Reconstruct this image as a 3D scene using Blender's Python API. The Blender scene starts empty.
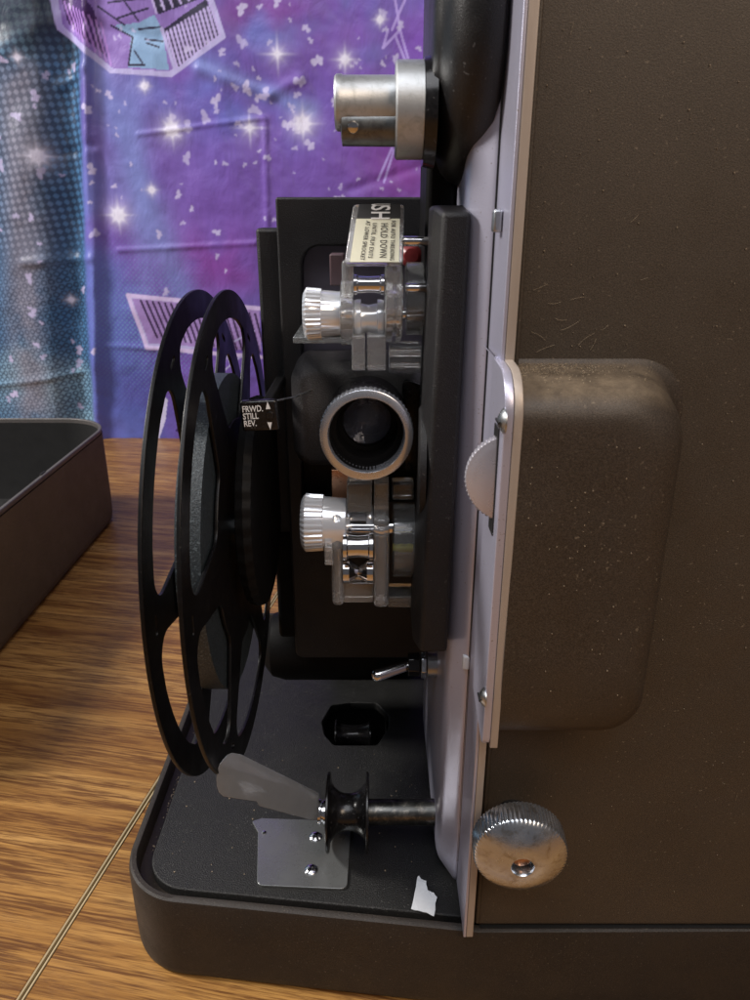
import bpy, bmesh, math, random
import numpy as np
from mathutils import Matrix, Vector
random.seed(7); rng = np.random.default_rng(11)
S = bpy.context.scene; COL = S.collection
# ------------------------------------------------------------------ camera
CAM_H = 0.316; FPX = 740.0; TH = math.radians(21.28)
cd = bpy.data.cameras.new('camera'); cam = bpy.data.objects.new('camera', cd); COL.objects.link(cam)
cam.location = (0, 0, CAM_H); cam.rotation_euler = (math.pi/2 - TH, 0, 0)
cd.sensor_fit = 'HORIZONTAL'; cd.sensor_width = 36; cd.lens = 36*FPX/750
cd.clip_start = 0.005; cd.clip_end = 50
cd.dof.use_dof = True; cd.dof.focus_distance = 0.31; cd.dof.aperture_fstop = 45
S.camera = cam
# ------------------------------------------------------------------ world, lamps, exposure
W = bpy.data.worlds.new('World'); S.world = W; W.use_nodes = True
W.node_tree.nodes['Background'].inputs[0].default_value = (0.58, 0.56, 0.60, 1)
W.node_tree.nodes['Background'].inputs[1].default_value = 0.13
S.view_settings.view_transform = 'Standard'; S.view_settings.look = 'None'
S.view_settings.exposure = 0; S.view_settings.gamma = 1
def lamp(name, loc, target, size, power, col, sy=None):
    l = bpy.data.lights.new(name, 'AREA'); l.energy = power; l.color = col
    l.shape = 'RECTANGLE'; l.size = size; l.size_y = sy or size
    o = bpy.data.objects.new(name, l); COL.objects.link(o); o.location = loc
    o.rotation_euler = (Vector(target)-Vector(loc)).to_track_quat('-Z', 'Y').to_euler()
    return o
lamp('window_light', (-1.5, 0.35, 1.35), (0, .5, 0.1), 0.34, 41, (1.0, .95, .90), .38)
lamp('ceiling_light', (-0.15, -0.35, 1.55), (0, .4, .15), 1.3, 13.5, (.94, .95, 1.0), .9)
lamp('warm_room_lamp', (0.40, -0.36, 0.78), (0.06, .25, .2), 0.30, 3.0, (1.0, .78, .58))
# ------------------------------------------------------------------ helpers
ct, st = math.cos(TH), math.sin(TH)
def at(px, py, X=None, Y=None, Z=None):
    """a point of the place on the plane X=, Y= or Z=, from where it was measured"""
    u = (px-375)/FPX; v = (500-py)/FPX; d = (u, ct+v*st, -st+v*ct)
    t = X/d[0] if X is not None else (Y/d[1] if Y is not None else (Z-CAM_H)/d[2])
    return Vector((t*d[0], t*d[1], CAM_H+t*d[2]))
def empty(name, loc, label=None, cat=None, group=None):
    o = bpy.data.objects.new(name, None); COL.objects.link(o); o.location = loc; o.empty_display_size = .02
    if label: o['label'] = label
    if cat: o['category'] = cat
    if group: o['group'] = group
    return o
def link(name, me, mat, parent=None, bevel=0, seg=3, smooth=True, angle=35):
    o = bpy.data.objects.new(name, me); COL.objects.link(o)
    if mat and not me.materials: me.materials.append(mat)
    if smooth:
        me.polygons.foreach_set('use_smooth', [True]*len(me.polygons))
        try: me.set_sharp_from_angle(angle=math.radians(angle))
        except Exception: pass
    if parent:
        o.parent = parent
        o.matrix_parent_inverse = Matrix.Translation(-parent.location)
    if bevel:
        b = o.modifiers.new('bevel', 'BEVEL'); b.width = bevel; b.segments = seg; b.limit_method = 'ANGLE'; b.angle_limit = math.radians(40)
        b.harden_normals = False
    return o
def mesh(bm):
    bmesh.ops.recalc_face_normals(bm, faces=bm.faces)
    me = bpy.data.meshes.new('m'); bm.to_mesh(me); bm.free(); return me
def bx(bm, x0, x1, y0, y1, z0, z1, M=None):
    vs = [bm.verts.new((x, y, z)) for x in (x0, x1) for y in (y0, y1) for z in (z0, z1)]
    for f in ((0,1,3,2),(4,6,7,5),(0,4,5,1),(2,3,7,6),(0,2,6,4),(1,5,7,3)): bm.faces.new([vs[i] for i in f])
    if M: bmesh.ops.transform(bm, matrix=M, verts=vs)
    return vs
def box(name, m, parent, x0, x1, y0, y1, z0, z1, bevel=0, M=None, seg=3):
    bm = bmesh.new(); bx(bm, x0, x1, y0, y1, z0, z1, M)
    return link(name, mesh(bm), m, parent, bevel, seg)
def frame(origin, axis, up=(0, 0, 1)):
    """matrix whose local Z runs along axis"""
    a = Vector(axis).normalized(); u = Vector(up)
    if abs(a.dot(u)) > .99: u = Vector((0, 1, 0))
    x = u.cross(a).normalized(); y = a.cross(x)
    M = Matrix.Identity(4)
    for i, c in enumerate((x, y, a)):
        for r in range(3): M[r][i] = c[r]
    M.translation = origin; return M
def lathe_bm(bm, prof, M, n=48, knurl=None, amp=0.0, cap=True):
    """prof: list of (along, radius); knurl: set of profile rows whose radius alternates"""
    rings = []
    for k, (a, r) in enumerate(prof):
        ring = []
        for i in range(n):
            rr = r
            if knurl and k in knurl and (i % 4) >= 2: rr = r-amp
            t = 2*math.pi*i/n
            ring.append(bm.verts.new(M @ Vector((rr*math.cos(t), rr*math.sin(t), a))))
        rings.append(ring)
    for a, b in zip(rings, rings[1:]):
        for i in range(n): bm.faces.new((a[i], a[(i+1) % n], b[(i+1) % n], b[i]))
    if cap:
        bm.faces.new(rings[0]); bm.faces.new(rings[-1][::-1])
def lathe(name, prof, origin, axis, m, parent, n=48, knurl=None, amp=0, cap=True, bevel=0, angle=35):
    bm = bmesh.new(); lathe_bm(bm, prof, frame(origin, axis), n, knurl, amp, cap)
    return link(name, mesh(bm), m, parent, bevel, 2, True, angle)
def rpoly(pts, rads, inset=0, n=8):
    """ccw 2D polygon with rounded corners, optionally inset"""
    N = len(pts); P = [Vector(p) for p in pts]; L = []
    for i in range(N):
        a, b = P[i], P[(i+1) % N]; d = (b-a).normalized(); nr = Vector((-d.y, d.x)); L.append((a+nr*inset, d))
    C = []
    for i in range(N):
        (p, d), (q, e) = L[i-1], L[i]; cr = d.x*e.y-d.y*e.x
        if abs(cr) < 1e-6: C.append(q.copy()); continue
        w = q-p; t = (w.x*e.y-w.y*e.x)/cr; C.append(p+d*t)
    out = []
    if not isinstance(rads, (list, tuple)): rads = [rads]*N
    for i in range(N):
        d, e = L[i-1][1], L[i][1]; c = C[i]; r = rads[i]-inset if rads[i] > 0 else 0
        cr = d.x*e.y-d.y*e.x
        if rads[i] > 0 and cr < 0: r = rads[i]+inset
        if r <= 1e-5: out += [c]*(n+1) if rads[i] > 0 else [c]; continue
        ang = math.atan2(cr, d.dot(e)); tl = r*abs(math.tan(ang/2))
        a = c-d*tl; nr = Vector((-d.y, d.x))*(1 if ang > 0 else -1); o = a+nr*r
        for k in range(n+1):
            t = ang*k/n; v = a-o
            out.append(o+Vector((v.x*math.cos(t)-v.y*math.sin(t), v.x*math.sin(t)+v.y*math.cos(t))))
    return out
def loft(bm, rings, M=None, cap0=True, cap1=True):
    R = []
    for ring in rings:
        R.append([bm.verts.new((M @ Vector(v)) if M else Vector(v)) for v in ring])
    n = len(R[0])
    for a, b in zip(R, R[1:]):
        for i in range(n):
            try: bm.faces.new((a[i], a[(i+1) % n], b[(i+1) % n], b[i]))
            except Exception: pass
    if cap0: bm.faces.new(R[0][::-1])
    if cap1: bm.faces.new(R[-1])
def plate(name, outlines, thick, M, m, parent, bevel=0, res=2, smooth=True):
    """flat plate with holes: first outline outer, the rest holes; local XY, thickness centred on local Z=0"""
    cu = bpy.data.curves.new('c', 'CURVE'); cu.dimensions = '2D'; cu.fill_mode = 'BOTH'
    cu.extrude = max(thick/2-bevel, 0); cu.bevel_depth = bevel; cu.bevel_resolution = res; cu.offset = -bevel
    for o in outlines:
        s = cu.splines.new('POLY'); s.points.add(len(o)-1); s.use_cyclic_u = True
        for p, q in zip(s.points, o): p.co = (q[0], q[1], 0, 1)
    t = bpy.data.objects.new('t', cu); COL.objects.link(t)
    dg = bpy.context.evaluated_depsgraph_get(); dg.update()
    me = bpy.data.meshes.new_from_object(t.evaluated_get(dg)); bpy.data.objects.remove(t)
    me.materials.clear(); me.transform(M)
    return link(name, me, m, parent, smooth=smooth)
def text(name, s, size, M, m, parent, ext=0.00008, align='CENTER', sx=1.0, space=1.0, fit=None):
    cu = bpy.data.curves.new('f', 'FONT'); cu.body = s; cu.size = size; cu.extrude = ext; cu.align_x = align; cu.align_y = 'CENTER'
    cu.resolution_u = 3; cu.space_character = space; cu.offset = size*(0.012 if m is M_white else -.004)
    t = bpy.data.objects.new('t', cu); COL.objects.link(t)
    dg = bpy.context.evaluated_depsgraph_get(); dg.update()
    me = bpy.data.meshes.new_from_object(t.evaluated_get(dg)); bpy.data.objects.remove(t)
    me.materials.clear()
    if fit: xx = [v.co.x for v in me.vertices]; sx = fit/(max(xx)-min(xx))
    me.transform(M @ Matrix.Diagonal((sx, 1, 1, 1)))
    return link(name, me, m, parent, smooth=False)
def tube_bm(bm, pts, r, n=6):
    P = [Vector(p) for p in pts]; rings = []
    for i, p in enumerate(P):
        d = (P[min(i+1, len(P)-1)]-P[max(i-1, 0)]).normalized(); M = frame(p, d)
        rr = r[i] if isinstance(r, (list, tuple)) else r
        rings.append([M @ Vector((rr*math.cos(2*math.pi*k/n), rr*math.sin(2*math.pi*k/n), 0)) for k in range(n)])
    loft(bm, rings)
def circ(r, n=40, c=(0, 0), ph=0): return [(c[0]+r*math.cos(2*math.pi*i/n+ph), c[1]+r*math.sin(2*math.pi*i/n+ph)) for i in range(n)]
MX = Matrix(((0, 0, 1, 0), (1, 0, 0, 0), (0, 1, 0, 0), (0, 0, 0, 1)))      # local x->y, y->z, z->x : plates lying in the YZ plane
MY = Matrix(((1, 0, 0, 0), (0, 0, -1, 0), (0, 1, 0, 0), (0, 0, 0, 1)))     # local x->x, y->z, z->-y : plates facing the front
def T(x=0, y=0, z=0): return Matrix.Translation((x, y, z))
# ------------------------------------------------------------------ materials
def srgb(r, g, b):
    return tuple(((c/255)/12.92 if c/255 <= .04045 else ((c/255+.055)/1.055)**2.4) for c in (r, g, b))+(1,)
class N:
    def __init__(s, name):
        s.m = bpy.data.materials.new(name); s.m.use_nodes = True; s.t = s.m.node_tree; s.b = s.t.nodes['Principled BSDF']
    def n(s, typ, **k):
        x = s.t.nodes.new(typ)
        for a, v in k.items(): setattr(x, a, v)
        return x
    def l(s, a, b): s.t.links.new(a, b)
    def co(s, scale=(1, 1, 1), rot=(0, 0, 0), kind='Object'):
        c = s.n('ShaderNodeTexCoord'); src = c.outputs[kind]
        if any(rot):
            m0 = s.n('ShaderNodeMapping'); m0.inputs['Rotation'].default_value = rot; s.l(src, m0.inputs[0]); src = m0.outputs[0]
        mp = s.n('ShaderNodeMapping'); mp.inputs['Scale'].default_value = scale; s.l(src, mp.inputs[0]); return mp.outputs[0]
    def noise(s, v, scale, detail=4, rough=.5, dist=0):
        x = s.n('ShaderNodeTexNoise'); x.inputs['Scale'].default_value = scale; x.inputs['Detail'].default_value = detail
        x.inputs['Roughness'].default_value = rough; x.inputs['Distortion'].default_value = dist; s.l(v, x.inputs['Vector']); return x.outputs['Fac']
    def ramp(s, f, stops, interp='LINEAR'):
        r = s.n('ShaderNodeValToRGB'); e = r.color_ramp.elements; r.color_ramp.interpolation = interp
        while len(e) < len(stops): e.new(.5)
        for el, (p, c) in zip(e, stops): el.position = p; el.color = c if len(c) == 4 else (*c, 1)
        s.l(f, r.inputs[0]); return r.outputs[0]
    def mix(s, f, a, b, mode='MIX'):
        x = s.n('ShaderNodeMix', data_type='RGBA', blend_type=mode)
        for sock, v in ((x.inputs[0], f), (x.inputs[6], a), (x.inputs[7], b)):
            if isinstance(v, (int, float, tuple)): sock.default_value = v
            else: s.l(v, sock)
        return x.outputs[2]
    def bump(s, h, strength, dist=.001, prev=None):
        x = s.n('ShaderNodeBump'); x.inputs['Strength'].default_value = strength; x.inputs['Distance'].default_value = dist
        s.l(h, x.inputs['Height']);
        if prev: s.l(prev, x.inputs['Normal'])
        s.l(x.outputs[0], s.b.inputs['Normal']); return x.outputs[0]
    def set(s, **k):
        for a, v in k.items():
            i = s.b.inputs[a.replace('_', ' ')]
            if isinstance(v, (int, float, tuple)): i.default_value = v
            else: s.l(v, i)
        return s.m
G = lambda v: (v, v, v, 1)
def painted(name, col, rough=.5, grain=2600, bstr=.35, dust=.0, dustcol=(.35, .3, .24, 1), spec=.5, var=.35, dscale=900, bigbump=0, settled=0):
    a = N(name); v = a.co()
    f = a.noise(v, grain, 2, .6); big = a.noise(v, 22, 5, .6)
    dark = tuple(c*(1-var) for c in col[:3])+(1,); light = tuple(min(1, c*(1+var)) for c in col[:3])+(1,)
    c = a.mix(big, dark, light)
    c = a.mix(a.ramp(f, [(.35, G(0)), (.7, G(1))]), a.mix(1.0, c, G(.58), 'MULTIPLY'), a.mix(1.0, c, G(1.42), 'MULTIPLY'))
    if dust:
        d1 = a.ramp(a.noise(v, dscale, 1, .4), [(.70, G(0)), (.76, G(1))])
        d2 = a.ramp(a.noise(v, 30, 4, .6), [(.35, G(0)), (.75, G(1))])
        fac = a.mix(1.0, d1, d2, 'MULTIPLY'); fac = a.mix(1.0, fac, G(dust), 'MULTIPLY')
        sep = a.n('ShaderNodeSeparateColor'); a.l(fac, sep.inputs[0])
        c = a.mix(sep.outputs[0], c, dustcol)
    if settled:
        ge = a.n('ShaderNodeNewGeometry'); sx = a.n('ShaderNodeSeparateXYZ'); a.l(ge.outputs['Normal'], sx.inputs[0])
        up = a.ramp(sx.outputs[2], [(.5, G(0)), (.95, G(1))]); k = a.mix(1.0, up, a.ramp(a.noise(v, 160, 5, .7), [(.3, G(.25)), (.7, G(1))]), 'MULTIPLY')
        k = a.mix(1.0, k, G(settled), 'MULTIPLY'); s3 = a.n('ShaderNodeSeparateColor'); a.l(k, s3.inputs[0]); c = a.mix(s3.outputs[0], c, (.27, .205, .135, 1))
    r = a.ramp(a.noise(v, 60, 5, .6), [(.3, G(rough-.08)), (.7, G(rough+.1))])
    a.bump(f, bstr, .0004)
    return a.set(Base_Color=c, Roughness=r, Specular_IOR_Level=spec)
def metal(name, col, rough=.25, stain=None, brushed=None, smudge=.12, scratch=.05):
    a = N(name); v = a.co(); c = G(0)
    big = a.noise(v, 120, 5, .65); base = a.mix(big, tuple(x*.86 for x in col[:3])+(1,), col)
    if stain:
        k = a.ramp(a.noise(v, 260, 5, .7, .5), [(.5, G(0)), (.66, G(1))]); sep = a.n('ShaderNodeSeparateColor'); a.l(k, sep.inputs[0])
        base = a.mix(sep.outputs[0], base, stain)
    r = a.ramp(a.noise(v, 90, 6, .7), [(.3, G(max(.03, rough-smudge))), (.75, G(rough+smudge))])
    h = a.noise(a.co(brushed), 900, 2, .5) if brushed else a.noise(v, 1500, 3, .6)
    a.bump(h, scratch, .0005)
    return a.set(Base_Color=base, Roughness=r, Metallic=1.0)
M_brown = painted('brown_hammered_paint', (.054, .0405, .0285, 1), .52, 2600, .22, .55, (.30, .24, .17, 1), .45, .28)
M_bump = painted('brown_hammered_paint_with_dust', (.044, .0325, .0235, 1), .50, 2600, .22, .55, (.30, .24, .17, 1), .45, .28, settled=.55)
M_lidout = painted('brown_lid_paint', (.110, .080, .044, 1), .65, 2300, .5, .35, (.2, .16, .12, 1), .25, .22)
M_lidin = painted('black_lid_inside', (.0045, .0044, .0045, 1), .85, 1800, .5, 0)
M_base = painted('charcoal_base_paint', (.0120, .0120, .0115, 1), .5, 2000, .9, .8, (.20, .20, .18, 1), .4, .35, dscale=1300)
M_basewall = painted('dark_brown_base_paint', (.024, .0185, .0145, 1), .52, 2300, .4, .7, (.20, .17, .13, 1), .4, .3, dscale=1300)
M_black = painted('black_crinkle_paint', (.0115, .0105, .011, 1), .5, 2300, .6, .35, (.2, .18, .17, 1), .4, .3)
M_block = painted('charcoal_crinkle_paint', (.036, .033, .034, 1), .40, 2000, .9, .35, (.2, .18, .17, 1), .5, .3)
M_deep = painted('dull_black_plastic', (.0035, .0033, .0035, 1), .6, 1500, .2, 0, spec=.14)
M_gloss = painted('glossy_black_plastic', (.008, .0075, .008, 1), .22, 900, .05, .25, (.3, .3, .3, 1), .5, .2)
M_reel = painted('black_reel_plastic', (.0035, .0033, .0037, 1), .36, 900, .08, .15, (.3, .3, .3, 1), .28, .2)
M_alu = metal('lavender_grey_aluminium', (.66, .62, .70, 1), .36, None, (1, 1, .02), .06, .03)
def satin():
    a = N('satin_anodised_plate'); v = a.co()
    c = a.mix(a.noise(v, 40, 5, .6), (.45, .445, .555, 1), (.54, .535, .655, 1))
    sp = a.ramp(a.noise(v, 1400, 1, .4), [(.73, G(0)), (.78, G(1))]); s = a.n('ShaderNodeSeparateColor'); a.l(sp, s.inputs[0])
    c = a.mix(s.outputs[0], c, (.25, .22, .22, 1))
    a.bump(a.noise(v, 2500, 2, .6), .12, .0003)
    return a.set(Base_Color=c, Roughness=.36, Metallic=.55)
M_satin = satin()
def edge_mat():
    a = N('raw_plate_edge'); v = a.co()
    c = a.mix(a.noise(a.co((1, 1, .12)), 400, 4, .6), (.34, .285, .24, 1), (.45, .39, .34, 1)); a.bump(a.noise(a.co((1, 1, .3)), 1100, 2, .5), .08, .0004)
    return a.set(Base_Color=c, Roughness=.45, Metallic=.25)
M_edge = edge_mat()
M_chrome = metal('polished_chrome', (.80, .80, .82, 1), .12, None, None, .06, .03)
M_knob = metal('stained_nickel', (.66, .71, .78, 1), .24, (.42, .41, .39, 1), None, .1, .05); M_knob.node_tree.nodes['Principled BSDF'].inputs['Metallic'].default_value = .95
M_ring = metal('satin_lens_ring', (.72, .75, .82, 1), .27, None, None, .06, .05); M_ring.node_tree.nodes['Principled BSDF'].inputs['Metallic'].default_value = .9
M_dull = metal('dull_aluminium', (.50, .52, .53, 1), .42, (.36, .38, .38, 1), None, .08, .08); M_dull.node_tree.nodes['Principled BSDF'].inputs['Metallic'].default_value = .7
M_thumb = metal('smooth_nickel', (.60, .57, .62, 1), .3, None, None, .06, .05); M_thumb.node_tree.nodes['Principled BSDF'].inputs['Metallic'].default_value = .6
M_steel = metal('zinc_steel', (.52, .54, .56, 1), 0.34, (.42, .43, .43, 1), None, .08, .08)
M_pol = metal('polished_bracket_steel', (.24, .25, .25, 1), .30, None, (1, .05, 1), .1, .05); M_pol.node_tree.nodes['Principled BSDF'].inputs['Metallic'].default_value = .65
M_brass = metal('copper_strip', (.55, .30, .18, 1), .35)
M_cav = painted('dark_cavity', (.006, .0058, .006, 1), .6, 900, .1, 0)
def clear(name, col=(.98, .985, .98, 1), rough=.03):
    a = N(name); v = a.co(); a.bump(a.noise(v, 230, 3, .5), .45, .0008)
    return a.set(Base_Color=col, Roughness=a.ramp(a.noise(v, 200, 4, .6), [(.3, G(rough)), (.8, G(rough+.12))]), Transmission_Weight=.87, IOR=1.49, Specular_IOR_Level=.8)
M_clear = clear('clear_plastic')
M_smoke = clear('smoky_clear_plastic', (.6, .62, .62, 1), .12)
def frost():
    a = N('frosted_plastic'); v = a.co()
    c = a.mix(a.noise(v, 90, 5, .6), (.30, .34, .38, 1), (.42, .46, .51, 1)); a.bump(a.noise(v, 300, 4, .6), .1, .0005)
    return a.set(Base_Color=c, Roughness=.22, Transmission_Weight=.45, IOR=1.45, Coat_Weight=1.0, Coat_Roughness=.08)
M_frost = frost()
def cap_mat():
    a = N('silvered_knob_plastic'); v = a.co()
    c = a.mix(a.noise(a.co((.1, 1, 1)), 420, 4, .6), (.74, .77, .82, 1), (.88, .91, .96, 1))
    a.bump(a.noise(a.co((.1, 1, 1)), 500, 3, .6), .12, .0006)
    return a.set(Base_Color=c, Roughness=.18, Metallic=.55)
M_cap = cap_mat()
M_glass = clear('lens_glass', (.55, .6, .75, 1), .0)
def plain(name, col, rough=.5, **k): 
    a = N(name); c = a.mix(a.noise(a.co(), 500, 3, .6), tuple(x*.88 for x in col[:3])+(1,), col); return a.set(Base_Color=c, Roughness=rough, **k)
M_label = plain('cream_label_paper', (.80, .80, .62, 1), .5)
M_ink = plain('black_ink', (.012, .012, .012, 1), .5)
M_white = plain('white_print', (.80, .80, .80, 1), .5)
M_paper = plain('white_paper', (.72, .76, .80, 1), .6)
M_red = plain('red_plastic', (.25, .03, .03, 1), .3)
M_yellow = plain('yellow_plastic', (.55, .50, .03, 1), .35)
M_lint = plain('pale_lint', (.30, .235, .16, 1), .9)
def film_mat():
    a = N('film_edge_layers'); v = a.co()
    sp = a.ramp(a.noise(v, 1500, 2, .5), [(.56, G(0)), (.70, G(1))]); s = a.n('ShaderNodeSeparateColor'); a.l(sp, s.inputs[0])
    c = a.mix(a.noise(v, 60, 4, .6), (.012, .018, .023, 1), (.030, .040, .047, 1)); c = a.mix(s.outputs[0], c, (.085, .11, .125, 1))
    a.bump(a.noise(v, 1300, 3, .6), .5, .0006)
    return a.set(Base_Color=c, Roughness=.42)
M_film = film_mat()
def wood():
    a = N('oak_veneer'); R = (0, 0, math.radians(10.5))
    sep = lambda k: (lambda q: (a.l(k, q.inputs[0]), q.outputs[0])[1])(a.n('ShaderNodeSeparateColor'))
    base = a.ramp(a.noise(a.co((1.3, 34, 10), R), 1.5, 5, .6, .35), [(.25, srgb(122, 82, 38)), (.45, srgb(158, 114, 58)), (.6, srgb(178, 134, 74)), (.8, srgb(198, 156, 98))])
    band = a.ramp(a.noise(a.co((5.5, 90, 20), R), 1.6, 5, .65, 1.0), [(.42, G(0)), (.53, G(1))])
    fine = a.ramp(a.noise(a.co((16, 520, 30), R), 1.7, 3, .6, .2), [(.43, G(0)), (.54, G(1))])
    pore = a.ramp(a.noise(a.co((55, 1500, 60), R), 1.2, 2, .6), [(.55, G(0)), (.66, G(1))])
    k = a.mix(1.0, band, a.mix(.72, G(1), fine), 'MULTIPLY')
    c = a.mix(sep(a.mix(1.0, k, G(.85), 'MULTIPLY')), base, srgb(84, 50, 24))
    c = a.mix(sep(a.mix(1.0, fine, G(.30), 'MULTIPLY')), c, srgb(98, 58, 26))
    c = a.mix(sep(a.mix(1.0, pore, G(.45), 'MULTIPLY')), c, srgb(70, 38, 18))
    a.bump(pore, .15, .0003)
    r = a.ramp(a.noise(a.co(), 14, 5, .6), [(.3, G(.28)), (.8, G(.46))])
    return a.set(Base_Color=c, Roughness=r, Specular_IOR_Level=.45)
M_wood = wood()
M_bead = plain('pale_table_edging', srgb(176, 158, 122), .6)
# ------------------------------------------------------------------ floor far below, table of two leaves
bm = bmesh.new(); bx(bm, -4, 4, -3, 4, -.80, -.74); o = link('floor', mesh(bm), plain('floor_carpet', (.08, .07, .06, 1), .9)); o['kind'] = 'structure'
tb = empty('table', (0, .3, -.03), 'oak table with dark grain and a narrow gap where its two leaves meet', 'table')
ga = at(20, 1000, Z=0); gb = at(150, 795, Z=0); d = (gb-ga).normalized(); nr = Vector((d.y, -d.x, 0))
g0 = ga-d*1.1; g1 = gb+d*0.72
def leaf(sign):
    bm = bmesh.new(); off = nr*(.0016*sign)
    a, b = g0+off, g1+off; c, e = b+nr*sign*1.5, a+nr*sign*1.5
    top = [(p.x, p.y, 0) for p in ((a, b, c, e) if sign > 0 else (a, e, c, b))]
    loft(bm, [[(x, y, -.03) for x, y, z in top], top])
    link('tabletop', mesh(bm), M_wood, tb, .0008, 2)
    bm = bmesh.new()
    for s0, s1 in ((0, 1),):
        p = g0+nr*sign*.0007; q = g1+nr*sign*.0007; w = nr*sign*.0008
        loft(bm, [[(p.x, p.y, -.029), (q.x, q.y, -.029), (q.x+w.x, q.y+w.y, -.029), (p.x+w.x, p.y+w.y, -.029)],
                  [(p.x, p.y, .00025), (q.x, q.y, .00025), (q.x+w.x, q.y+w.y, .0004), (p.x+w.x, p.y+w.y, .0004)]])
    link('edging', mesh(bm), M_bead, tb)
leaf(1); leaf(-1)
bm = bmesh.new(); bx(bm, -.3, .3, -.15, .9, -.045, -.031); link('leaf_rail', mesh(bm), M_ink, tb)
for x, y in ((-1.2, 0), (1.2, 0), (-1.2, .9), (1.2, .9)): box('leg', M_wood, tb, x-.035, x+.035, y-.035, y+.035, -.739, -.031, .004)
# ------------------------------------------------------------------ printed cloth behind the table
YC = 1.07
def cloth():
    xs = np.concatenate([np.linspace(-1.9, -.58, 90)[:-1], np.arange(-.58, .16, .0013), np.linspace(.16, 1.3, 60)[1:]])
    zs = np.concatenate([np.linspace(-.35, -.02, 20)[:-1], np.arange(-.02, .60, .0013), np.linspace(.60, 1.35, 60)[1:]])
    X, Z = np.meshgrid(xs, zs); sh = X.shape
    def P(px, py): v = at(px, py, Y=YC); return v.x, v.z
    # value noise helper
    def vn(x, z, s, seed):
        r = np.random.default_rng(seed); g = r.random((64, 64)); x = (x*s) % 64; z = (z*s) % 64
        i, j = np.floor(x).astype(int) % 64, np.floor(z).astype(int) % 64; a, b = x-np.floor(x), z-np.floor(z); a = a*a*(3-2*a); b = b*b*(3-2*b); i1 = (i+1) % 64; j1 = (j+1) % 64
        return (g[i, j]*(1-a)*(1-b)+g[i1, j]*a*(1-b)+g[i, j1]*(1-a)*b+g[i1, j1]*a*b)
    def fb(x, z, s, seed): return (vn(x, z, s, seed)+.5*vn(x, z, 2*s, seed+1)+.25*vn(x, z, 4*s, seed+2)+.12*vn(x, z, 8*s, seed+3))/1.87
    def seg(ax, az, bx_, bz):                      # distance to a segment and parameter
        dx, dz = bx_-ax, bz-az; t = np.clip(((X-ax)*dx+(Z-az)*dz)/(dx*dx+dz*dz), 0, 1)
        return np.hypot(X-ax-t*dx, Z-az-t*dz), t
    # ---- real folds and creases
    D = .022*(fb(X, Z*.35, 5, 3)-.5)+.008*(fb(X+.3*Z, Z, 16, 9)-.5)
    (xa, za_), (xb_, zb_) = P(87, 0), P(99, 430); xf = xa+(Z-za_)*(xb_-xa)/(zb_-za_); D += -.014*np.exp(-((X-xf)/.012)**2)*1.0+.012*np.exp(-((X-xf+.03)/.022)**2)
    D += .012*np.sin((X-xf)*26+1.5*Z)*(X < xf)*np.clip((xf-X)/.06, 0, 1)
    def crease(p, q, depth, w):
        nonlocal D
        a = P(*p); b = P(*q); dd, t = seg(*a, *b); sgn = ((X-a[0])*(b[1]-a[1])-(Z-a[1])*(b[0]-a[0])); sgn = np.sign(sgn)
        D += depth*.55*np.exp(-(dd/(w*1.1))**2)*(.4+.9*fb(X+7, Z, 12, 70))
    for p, q, dp, w in (((30, 262), (92, 258), -.007, .006), ((120, 250), (255, 243), -.004, .0035), ((55, 155), (95, 146), .006, .006), ((0, 385), (80, 372), -.006, .005),
                        ((140, 135), (262, 118), -.003, .003), ((265, 120), (268, 230), -.004, .004), ((96, 0), (92, 430), .006, .0045), ((60, 85), (85, 70), -.006, .006),
                        ((110, 345), (180, 350), -.003, .004), ((0, 60), (70, 10), -.007, .012), ((70, 20), (160, 40), .006, .008), ((200, 70), (270, 95), -.005, .006), ((270, 95), (300, 80), -.005, .006),
                        ((350, 190), (440, 160), .004, .006), ((20, 300), (60, 420), .005, .010), ((30, 120), (10, 300), -.006, .014)):
        crease(p, q, dp, w)
    # ---- print colours
    
    def px_of():                                    # print coordinates: 1 unit = one measured step of the print
        u = (X-P(0, 0)[0])/(P(1, 226)[0]-P(0, 226)[0]); return u
    # linear print coordinates on the cloth
    x0, zt = P(0, 0); xw, _ = P(450, 0); zb = P(0, 440)[1]
    n1 = fb(X+3, Z+3, 7, 21); n2 = fb(X+5, Z+1, 5, 33); n3 = fb(X+9, Z+4, 14, 55)
    def C(*c): return np.array(srgb(*c)[:3])
    purple, blue, mag, dk, lav = C(118, 84, 166), C(106, 112, 184), C(136, 62, 148), C(66, 40, 90), C(150, 142, 200)
    f = lambda m: m[..., None]
    sm = lambda v, a, b: np.clip((v-a)/(b-a), 0, 1)**2*(3-2*np.clip((v-a)/(b-a), 0, 1))
    col = f(1-sm(n1, .35, .65))*purple+f(sm(n1, .35, .65))*blue
    def blob(px, py, rx, rz, c, k):
        nonlocal col
        cx, cz = P(px, py); s = .00151
        m = np.exp(-(((X-cx)/(rx*s))**2+((Z-cz)/(rz*s))**2))*k*sm(n3, .2, .6); m = np.clip(m, 0, 1); col = col*(1-f(m))+f(m)*c
    blob(260, 20, 90, 30, mag, .9); blob(420, 170, 60, 40, mag, .9); blob(225, 265, 60, 35, mag, .8); blob(160, 30, 50, 40, dk, .6); blob(250, 50, 70, 30, dk, .35)
    blob(200, 90, 60, 30, blue, .8); blob(262, 100, 50, 35, C(96, 104, 190), .9); blob(130, 180, 40, 60, lav, .35); blob(300, 190, 60, 30, purple, .8); blob(60, 60, 40, 60, dk, .7); blob(140, 390, 40, 60, C(76, 84, 160), .7); blob(400, 40, 70, 40, C(130, 80, 180), .7)
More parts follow.
